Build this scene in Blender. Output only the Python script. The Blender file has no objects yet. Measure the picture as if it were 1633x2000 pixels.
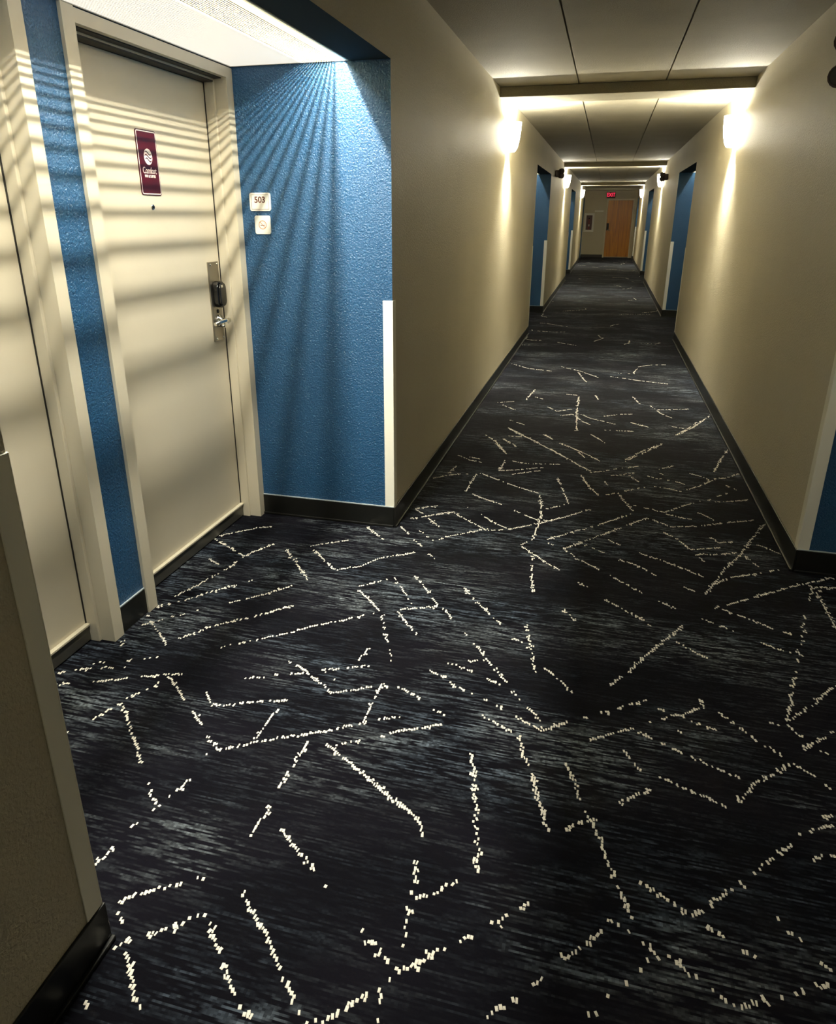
import bpy, bmesh, math, random
from mathutils import Vector, Matrix
random.seed(7)
PI = math.pi
SC = bpy.context.scene
COL = SC.collection

# ------------------------------------------------------------------ camera
cam_d = bpy.data.cameras.new('camera'); cam = bpy.data.objects.new('camera', cam_d); COL.objects.link(cam)
cam_d.sensor_fit = 'VERTICAL'; cam_d.sensor_height = 24.0
F_PX, CX, CY = 1377.017, 801.966, 936.651
cam_d.lens = F_PX * 24.0 / 2000.0
cam_d.shift_x = (816.5 - CX) / 2000.0
cam_d.shift_y = -(1000.0 - CY) / 2000.0
cam_d.clip_start = 0.02; cam_d.clip_end = 100
cam.location = (0, 0, 1.5)
cam.rotation_mode = 'XYZ'
YAW, PITCH, ROLL = 0.257801, -0.358147, 0.0015634
cam.matrix_world = Matrix.Translation((0, 0, 1.5)) @ Matrix.Rotation(YAW, 4, 'Z') @ Matrix.Rotation(PI / 2 + PITCH, 4, 'X') @ Matrix.Rotation(ROLL, 4, 'Z')
SC.camera = cam

# ------------------------------------------------------------------ view, world, light levels
SC.view_settings.view_transform = 'Standard'; SC.view_settings.look = 'None'
SC.view_settings.exposure = 0.0; SC.view_settings.gamma = 1.0; SC.view_settings.use_curve_mapping = False
world = bpy.data.worlds.new('world'); SC.world = world; world.use_nodes = True
world.node_tree.nodes['Background'].inputs[0].default_value = (1.0, 0.93, 0.78, 1)
world.node_tree.nodes['Background'].inputs[1].default_value = 0.02
LIGHT_COL = (1.0, 0.94, 0.76)
TUBE_COL = (1.0, 0.95, 0.80)
TUBE_W = 95.0        # near alcove tube
FAR_TUBE_W = 10.0
PANEL_E = 0.95
SCONCE_W = 400.0     # bulb
DOWN_W = 330.0       # downward beam
SHADE_E = 36.0
BACK_FILL_W = 3.0  # bulb of the added fill sconces behind the camera
RIGHT_TUBE_W = 5.0

# ------------------------------------------------------------------ measures (metres)
XL, XR, XD = -0.927, 0.947, -1.661      # corridor walls, alcove door wall (left)
XDR = XR + (XL - XD)                     # alcove door wall (right)
HC, HR = 2.453, 2.104                    # corridor ceiling, alcove ceiling / header underside
HB, HG = 0.108, 1.134                    # baseboard top, corner guard top
AN = [0.897, 9.738, 18.551, 27.35]       # near edge of each alcove
AF = [3.183, 12.041, 20.80, 28.55]       # far edge of each alcove
Y0, YE = -2.6, 29.4
HDR = 0.175                              # header depth
XTL, XTR = -1.80, XDR + 0.14             # outer extents of the alcove blocks

# ------------------------------------------------------------------ helpers
def add_box(bm, x0, x1, y0, y1, z0, z1, mi=0):
    vs = [bm.verts.new(p) for p in ((x0,y0,z0),(x1,y0,z0),(x1,y1,z0),(x0,y1,z0),(x0,y0,z1),(x1,y0,z1),(x1,y1,z1),(x0,y1,z1))]
    fs = []
    for q in ((0,3,2,1),(4,5,6,7),(0,1,5,4),(1,2,6,5),(2,3,7,6),(3,0,4,7)):
        f = bm.faces.new([vs[i] for i in q]); f.material_index = mi; fs.append(f)
    return fs     # bottom, top, -y, +x, +y, -x

def B(*boxes):
    bm = bmesh.new()
    for b in boxes:
        x0, x1, y0, y1, z0, z1 = b[:6]
        add_box(bm, min(x0,x1), max(x0,x1), min(y0,y1), max(y0,y1), min(z0,z1), max(z0,z1), b[6] if len(b) > 6 else 0)
    return bm

def add_lathe(bm, prof, origin=(0,0,0), axis='z', seg=24, cap=True, mi=0):
    rings = []
    for r, h in prof:
        ring = []
        for i in range(seg):
            a = 2*PI*i/seg; c, s = r*math.cos(a), r*math.sin(a)
            p = (c, s, h) if axis == 'z' else ((h, c, s) if axis == 'x' else (c, h, s))
            ring.append(bm.verts.new((p[0]+origin[0], p[1]+origin[1], p[2]+origin[2])))
        rings.append(ring)
    for a, b in zip(rings, rings[1:]):
        for i in range(seg):
            f = bm.faces.new((a[i], a[(i+1) % seg], b[(i+1) % seg], b[i])); f.material_index = mi; f.smooth = True
    if cap:
        for r in (rings[0], rings[-1]):
            f = bm.faces.new(r); f.material_index = mi
    return bm

def add_rounded(bm, axis, d0, d1, cu, cv, w, h, r, seg=5, mi=0):
    """slab with rounded corners; axis 'x' -> (u,v)=(y,z), axis 'y' -> (u,v)=(x,z)"""
    pts = []
    for sx, sy, a0 in ((1,1,0),(-1,1,PI/2),(-1,-1,PI),(1,-1,1.5*PI)):
        for i in range(seg+1):
            a = a0 + PI/2*i/seg
            pts.append((cu + sx*(w/2-r) + r*math.cos(a), cv + sy*(h/2-r) + r*math.sin(a)))
    def mk(d):
        return [bm.verts.new((d,u,v) if axis == 'x' else (u,d,v)) for u, v in pts]
    a, b = mk(d0), mk(d1); n = len(pts)
    for i in range(n):
        f = bm.faces.new((a[i], a[(i+1) % n], b[(i+1) % n], b[i])); f.material_index = mi
    for q in (a, b):
        f = bm.faces.new(q); f.material_index = mi
    return bm

def add_tube(bm, pts, r, seg=10, mi=0):
    rings = []
    P = [Vector(p) for p in pts]
    for k, p in enumerate(P):
        t = (P[min(k+1, len(P)-1)] - P[max(k-1, 0)]).normalized()
        u = t.cross(Vector((0,0,1)));
        if u.length < 1e-3: u = t.cross(Vector((1,0,0)))
        u.normalize(); v = t.cross(u)
        rr = r[k] if isinstance(r, (list, tuple)) else r
        rings.append([bm.verts.new(p + u*rr*math.cos(2*PI*i/seg) + v*rr*math.sin(2*PI*i/seg)) for i in range(seg)])
    for a, b in zip(rings, rings[1:]):
        for i in range(seg):
            f = bm.faces.new((a[i], a[(i+1) % seg], b[(i+1) % seg], b[i])); f.smooth = True; f.material_index = mi
    for q in (rings[0], rings[-1]):
        f = bm.faces.new(q); f.material_index = mi
    return bm

def obj(name, bm, mats, parent=None, bevel=0.0, seg=2):
    bmesh.ops.recalc_face_normals(bm, faces=bm.faces)
    me = bpy.data.meshes.new(name); bm.to_mesh(me); bm.free()
    if not isinstance(mats, (list, tuple)): mats = [mats]
    for m in mats: me.materials.append(m)
    o = bpy.data.objects.new(name, me); COL.objects.link(o)
    if parent is not None:
        o.parent = parent
        o.matrix_parent_inverse = Matrix.Identity(4)
        o.location = -parent.location if parent.rotation_euler.z == 0 else (0,0,0)
    if bevel:
        m = o.modifiers.new('bevel', 'BEVEL'); m.width = bevel; m.segments = seg; m.limit_method = 'ANGLE'
    return o

def sub(name, bm, mats, parent, bevel=0.0):
    """child of a part: the part already carries the offset of its thing, so world coordinates stay valid"""
    o = obj(name, bm, mats, None, bevel)
    o.parent = parent; o.matrix_parent_inverse = Matrix.Identity(4); o.location = (0,0,0)
    return o

def thing(name, label, cat, loc=(0,0,0), group=None):
    o = bpy.data.objects.new(name, None); COL.objects.link(o); o.empty_display_size = 0.05
    o.location = loc; o['label'] = label; o['category'] = cat
    if group: o['group'] = group
    return o

def tag(o, label, cat, group=None):
    o['label'] = label; o['category'] = cat
    if group: o['group'] = group
    return o

def struct(o, label=None):
    o['kind'] = 'structure'
    if label: o['label'] = label
    return o

def copy_part(src, parent, loc=None):
    c = src.copy(); COL.objects.link(c); c.parent = parent
    if loc is not None: c.location = loc
    for ch in src.children: copy_part(ch, c)
    return c

def dup(root, loc, label=None, rotz=None):
    r = root.copy(); COL.objects.link(r); r.location = loc
    if rotz is not None: r.rotation_euler = (0,0,rotz)
    if label: r['label'] = label
    for ch in list(root.children): copy_part(ch, r)
    return r

# ------------------------------------------------------------------ materials
def mat(name, col, rough=0.5, metal=0.0, bump=None, emit=None, var=None, spec=None):
    """bump = (scale, strength, distance); var = (scale, amount)"""
    m = bpy.data.materials.new(name); m.use_nodes = True
    nt = m.node_tree; N = nt.nodes; L = nt.links; p = N['Principled BSDF']
    p.inputs['Base Color'].default_value = (*col, 1); p.inputs['Roughness'].default_value = rough
    p.inputs['Metallic'].default_value = metal
    if spec is not None: p.inputs['Specular IOR Level'].default_value = spec
    tc = N.new('ShaderNodeTexCoord')
    geo = N.new('ShaderNodeNewGeometry')
    if var:
        n = N.new('ShaderNodeTexNoise'); n.inputs['Scale'].default_value = var[0]; n.inputs['Detail'].default_value = 5
        L.new(geo.outputs['Position'], n.inputs['Vector'])
        r = N.new('ShaderNodeMapRange'); r.inputs[1].default_value = 0.3; r.inputs[2].default_value = 0.7
        r.inputs[3].default_value = 1 - var[1]; r.inputs[4].default_value = 1 + var[1]
        L.new(n.outputs['Fac'], r.inputs[0])
        mx = N.new('ShaderNodeVectorMath'); mx.operation = 'SCALE'; mx.inputs[0].default_value = col
        L.new(r.outputs[0], mx.inputs['Scale']); L.new(mx.outputs[0], p.inputs['Base Color'])
    if bump:
        n = N.new('ShaderNodeTexNoise'); n.inputs['Scale'].default_value = bump[0]; n.inputs['Detail'].default_value = 3
        n.inputs['Distortion'].default_value = 0.6
        L.new(geo.outputs['Position'], n.inputs['Vector'])
        b = N.new('ShaderNodeBump'); b.inputs['Strength'].default_value = bump[1]; b.inputs['Distance'].default_value = bump[2]
        L.new(n.outputs['Fac'], b.inputs['Height']); L.new(b.outputs['Normal'], p.inputs['Normal'])
    if emit:
        p.inputs['Emission Color'].default_value = (*emit[0], 1); p.inputs['Emission Strength'].default_value = emit[1]
    return m

M = {}
M['beige']   = mat('beige_wall_paint', (0.56, 0.51, 0.375), 0.48, bump=(110, 0.9, 0.0055), var=(1.3, 0.05))
M['ceil']    = mat('textured_ceiling_paint', (0.38, 0.35, 0.26), 0.8, bump=(130, 0.9, 0.006), var=(2.5, 0.06))
M['blue']    = mat('blue_wall_paint', (0.016, 0.080, 0.185), 0.34, bump=(125, 1.0, 0.006), var=(1.5, 0.05))
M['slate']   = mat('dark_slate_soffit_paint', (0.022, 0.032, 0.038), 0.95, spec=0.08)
M['door']    = mat('beige_door_paint', (0.66, 0.60, 0.46), 0.42, bump=(260, 0.12, 0.001), var=(3, 0.03))
M['frame']   = mat('beige_frame_paint', (0.64, 0.585, 0.45), 0.4, bump=(200, 0.12, 0.001))
M['base']    = mat('black_cove_vinyl', (0.007, 0.0075, 0.0065), 0.35, bump=(90, 0.1, 0.001))
M['guard']   = mat('ivory_corner_vinyl', (0.88, 0.86, 0.74), 0.4, bump=(300, 0.05, 0.0005))
M['caulk']   = mat('pale_caulk', (0.45, 0.52, 0.55), 0.6)
M['white']   = mat('white_enamel', (0.82, 0.81, 0.74), 0.45)
M['steel']   = mat('brushed_steel', (0.36, 0.33, 0.27), 0.36, 1.0, bump=(400, 0.1, 0.0005))
M['chrome']  = mat('polished_chrome', (0.85, 0.84, 0.80), 0.12, 1.0)
M['gasket_shade']  = mat('dark_gap_gasket_and_head_shade', (0.02, 0.017, 0.013), 0.7)  # door gap seals, and the shade painted under the door head
M['black']   = mat('gloss_black_plastic', (0.006, 0.006, 0.006), 0.12)
M['dark']    = mat('dark_bronze_plastic', (0.065, 0.035, 0.025), 0.4)
M['lens']    = mat('smoked_lamp_lens', (0.10, 0.085, 0.07), 0.2)
M['maroon']  = mat('maroon_plaque', (0.062, 0.002, 0.006), 0.25)
M['plaqueW'] = mat('white_plaque_print', (0.88, 0.83, 0.76), 0.4)
M['signW']   = mat('ivory_sign_plastic', (0.86, 0.84, 0.76), 0.35)
M['brown']   = mat('brown_sign_print', (0.10, 0.025, 0.012), 0.5)
M['orange']  = mat('amber_sign_print', (0.45, 0.17, 0.03), 0.5)
M['thresh']  = mat('weathered_sweep_metal', (0.16, 0.155, 0.13), 0.35, 0.7)
M['exitbox'] = mat('dark_exit_housing', (0.04, 0.01, 0.01), 0.5)
M['exitred'] = mat('lit_red_letters', (0.5, 0.0, 0.03), 0.5, emit=((1.0, 0.02, 0.08), 1.5))
M['red']     = mat('extinguisher_red', (0.30, 0.01, 0.015), 0.3)
M['cabin']   = mat('cabinet_inside', (0.10, 0.05, 0.05), 0.6)
M['tube']    = mat('lit_tube', (1, 1, 1), 0.5, emit=(TUBE_COL, 12.0))
M['tubeoff'] = mat('unlit_tube', (0.5, 0.5, 0.48), 0.5)
M['shade']   = mat('lit_frosted_shade', (0.9, 0.88, 0.8), 0.5, emit=(LIGHT_COL, SHADE_E))
M['shadefill'] = mat('fill_frosted_shade', (0.9, 0.88, 0.8), 0.5, emit=(LIGHT_COL, 9.0))
M['bulb']    = mat('lit_bulb', (1, 1, 1), 0.5, emit=(LIGHT_COL, 30.0))
M['slat']    = mat('cream_louver_slat', (0.74, 0.60, 0.30), 0.5)

def diffuser(name, strength, col=(1.0, 0.94, 0.82), freq=(2*PI/0.0125, 2*PI/0.0125)):
    m = bpy.data.materials.new(name); m.use_nodes = True
    nt = m.node_tree; N = nt.nodes; L = nt.links; p = N['Principled BSDF']
    p.inputs['Base Color'].default_value = (0.75, 0.73, 0.66, 1); p.inputs['Roughness'].default_value = 0.4
    geo = N.new('ShaderNodeNewGeometry'); sep = N.new('ShaderNodeSeparateXYZ'); L.new(geo.outputs['Position'], sep.inputs[0])
    prod = []
    for ax in (0, 1):
        mu = N.new('ShaderNodeMath'); mu.operation = 'MULTIPLY'; mu.inputs[1].default_value = freq[ax]
        L.new(sep.outputs[ax], mu.inputs[0])
        s = N.new('ShaderNodeMath'); s.operation = 'SINE'; L.new(mu.outputs[0], s.inputs[0]); prod.append(s)
    pr = N.new('ShaderNodeMath'); pr.operation = 'ADD'; L.new(prod[0].outputs[0], pr.inputs[0]); L.new(prod[1].outputs[0], pr.inputs[1])
    r = N.new('ShaderNodeMapRange'); r.inputs[1].default_value = 0.5; r.inputs[2].default_value = 1.3
    r.inputs[3].default_value = strength; r.inputs[4].default_value = strength*0.38
    L.new(pr.outputs[0], r.inputs[0])
    p.inputs['Emission Color'].default_value = (*col, 1)
    L.new(r.outputs[0], p.inputs['Emission Strength'])
    return m
M['panel'] = diffuser('lit_dotted_diffuser', PANEL_E)
M['lensstrip'] = diffuser('ribbed_yellow_lens', 0.95, (1.0, 0.86, 0.50), (2*PI/0.0075, 0.0))
M['paneloff'] = diffuser('dim_dotted_diffuser', 0.03)

def wood():
    m = bpy.data.materials.new('varnished_oak_veneer'); m.use_nodes = True
    nt = m.node_tree; N = nt.nodes; L = nt.links; p = N['Principled BSDF']; p.inputs['Roughness'].default_value = 0.4
    geo = N.new('ShaderNodeNewGeometry'); mp = N.new('ShaderNodeMapping'); mp.inputs['Scale'].default_value = (9, 1, 0.5)
    L.new(geo.outputs['Position'], mp.inputs[0])
    n = N.new('ShaderNodeTexNoise'); n.inputs['Scale'].default_value = 1.6; n.inputs['Detail'].default_value = 6; n.inputs['Distortion'].default_value = 1.2
    L.new(mp.outputs[0], n.inputs['Vector'])
    cr = N.new('ShaderNodeValToRGB'); cr.color_ramp.elements[0].position = 0.35; cr.color_ramp.elements[0].color = (0.30, 0.10, 0.004, 1)
    cr.color_ramp.elements[1].position = 0.65; cr.color_ramp.elements[1].color = (0.54, 0.22, 0.010, 1)
    L.new(n.outputs['Fac'], cr.inputs[0]); L.new(cr.outputs[0], p.inputs['Base Color'])
    return m
M['wood'] = wood()

def carpet():
    m = bpy.data.materials.new('dark_streaked_carpet'); m.use_nodes = True
    nt = m.node_tree; N = nt.nodes; L = nt.links; p = N['Principled BSDF']
    p.inputs['Roughness'].default_value = 0.95; p.inputs['Specular IOR Level'].default_value = 0.12
    geo = N.new('ShaderNodeNewGeometry'); sep = N.new('ShaderNodeSeparateXYZ'); L.new(geo.outputs['Position'], sep.inputs[0])
    def math_(op, a, b=None, c=None):
        n = N.new('ShaderNodeMath'); n.operation = op
        for i, v in enumerate((a, b, c)):
            if v is None: continue
            if isinstance(v, (int, float)): n.inputs[i].default_value = v
            else: L.new(v, n.inputs[i])
        return n.outputs[0]
    X, Y = sep.outputs[0], sep.outputs[1]
    row = math_('FLOOR', math_('DIVIDE', Y, 0.0052))       # weft rows run across the corridor
    cell = math_('FLOOR', math_('DIVIDE', X, 0.0075))      # tufts along a row
    def comb(x, y, z=0.0):
        c = N.new('ShaderNodeCombineXYZ')
        for i, v in enumerate((x, y, z)):
            if isinstance(v, (int, float)): c.inputs[i].default_value = v
            else: L.new(v, c.inputs[i])
        return c.outputs[0]
    def noise(vec, scale, detail=2, rough=0.5):
        n = N.new('ShaderNodeTexNoise'); n.inputs['Scale'].default_value = scale; n.inputs['Detail'].default_value = detail; n.inputs['Roughness'].default_value = rough
        L.new(vec, n.inputs['Vector']); return n.outputs['Fac']
    def ramp(v, a, b, lo=0.0, hi=1.0):
        r = N.new('ShaderNodeMapRange'); r.inputs[1].default_value = a; r.inputs[2].default_value = b
        r.inputs[3].default_value = lo; r.inputs[4].default_value = hi; L.new(v, r.inputs[0]); return r.outputs[0]
    streak = noise(comb(math_('MULTIPLY', X, 9.0), math_('MULTIPLY', row, 3.71)), 1.0, 2, 0.6)   # one long thread per row
    streak = ramp(streak, 0.47, 0.60)
    band = noise(comb(math_('MULTIPLY', X, 3.0), math_('MULTIPLY', Y, 26.0)), 1.0, 2, 0.5)       # bundles of rows
    band = ramp(band, 0.42, 0.60)
    patch = noise(comb(math_('MULTIPLY', X, 1.5), math_('MULTIPLY', Y, 2.6), 4.2), 1.0, 3, 0.55) # lighter patches
    patch = ramp(patch, 0.44, 0.64, 0.0, 1.0)
    wn = N.new('ShaderNodeTexWhiteNoise'); wn.noise_dimensions = '2D'; L.new(comb(cell, row), wn.inputs['Vector'])
    tuft = ramp(wn.outputs['Value'], 0.0, 1.0, 0.25, 1.0)
    sp = math_('MULTIPLY', math_('MULTIPLY', streak, math_('ADD', math_('MULTIPLY', band, 0.75), 0.25)), tuft)
    fac = math_('MULTIPLY', sp, math_('ADD', math_('MULTIPLY', patch, 0.9), 0.10))
    mix = N.new('ShaderNodeMix'); mix.data_type = 'RGBA'
    mix.inputs[6].default_value = CARPET_DARK; mix.inputs[7].default_value = CARPET_LIGHT
    L.new(fac, mix.inputs[0])
    # broad blocks of the ground colour, charcoal against navy
    blk = noise(comb(math_('MULTIPLY', X, 2.1), math_('MULTIPLY', Y, 3.1), 9.1), 1.0, 1)
    mix2 = N.new('ShaderNodeMix'); mix2.data_type = 'RGBA'; mix2.inputs[6].default_value = (0.6, 0.6, 0.75, 1); mix2.inputs[7].default_value = (1.4, 1.25, 1.3, 1)
    L.new(ramp(blk, 0.4, 0.6), mix2.inputs[0])
    mul = N.new('ShaderNodeMix'); mul.data_type = 'RGBA'; mul.blend_type = 'MULTIPLY'; mul.inputs[0].default_value = 1.0
    L.new(mix.outputs[2], mul.inputs[6]); L.new(mix2.outputs[2], mul.inputs[7])
    L.new(mul.outputs[2], p.inputs['Base Color'])
    b = N.new('ShaderNodeBump'); b.inputs['Strength'].default_value = 0.6; b.inputs['Distance'].default_value = 0.003
    L.new(wn.outputs['Value'], b.inputs['Height']); L.new(b.outputs['Normal'], p.inputs['Normal'])
    return m
CARPET_DARK = (0.0022, 0.0022, 0.0045, 1)
CARPET_LIGHT = (0.15, 0.195, 0.205, 1)
M['carpet'] = carpet()
M['tuft'] = mat('ivory_yarn', (0.80, 0.76, 0.66), 0.9, spec=0.1)

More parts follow.
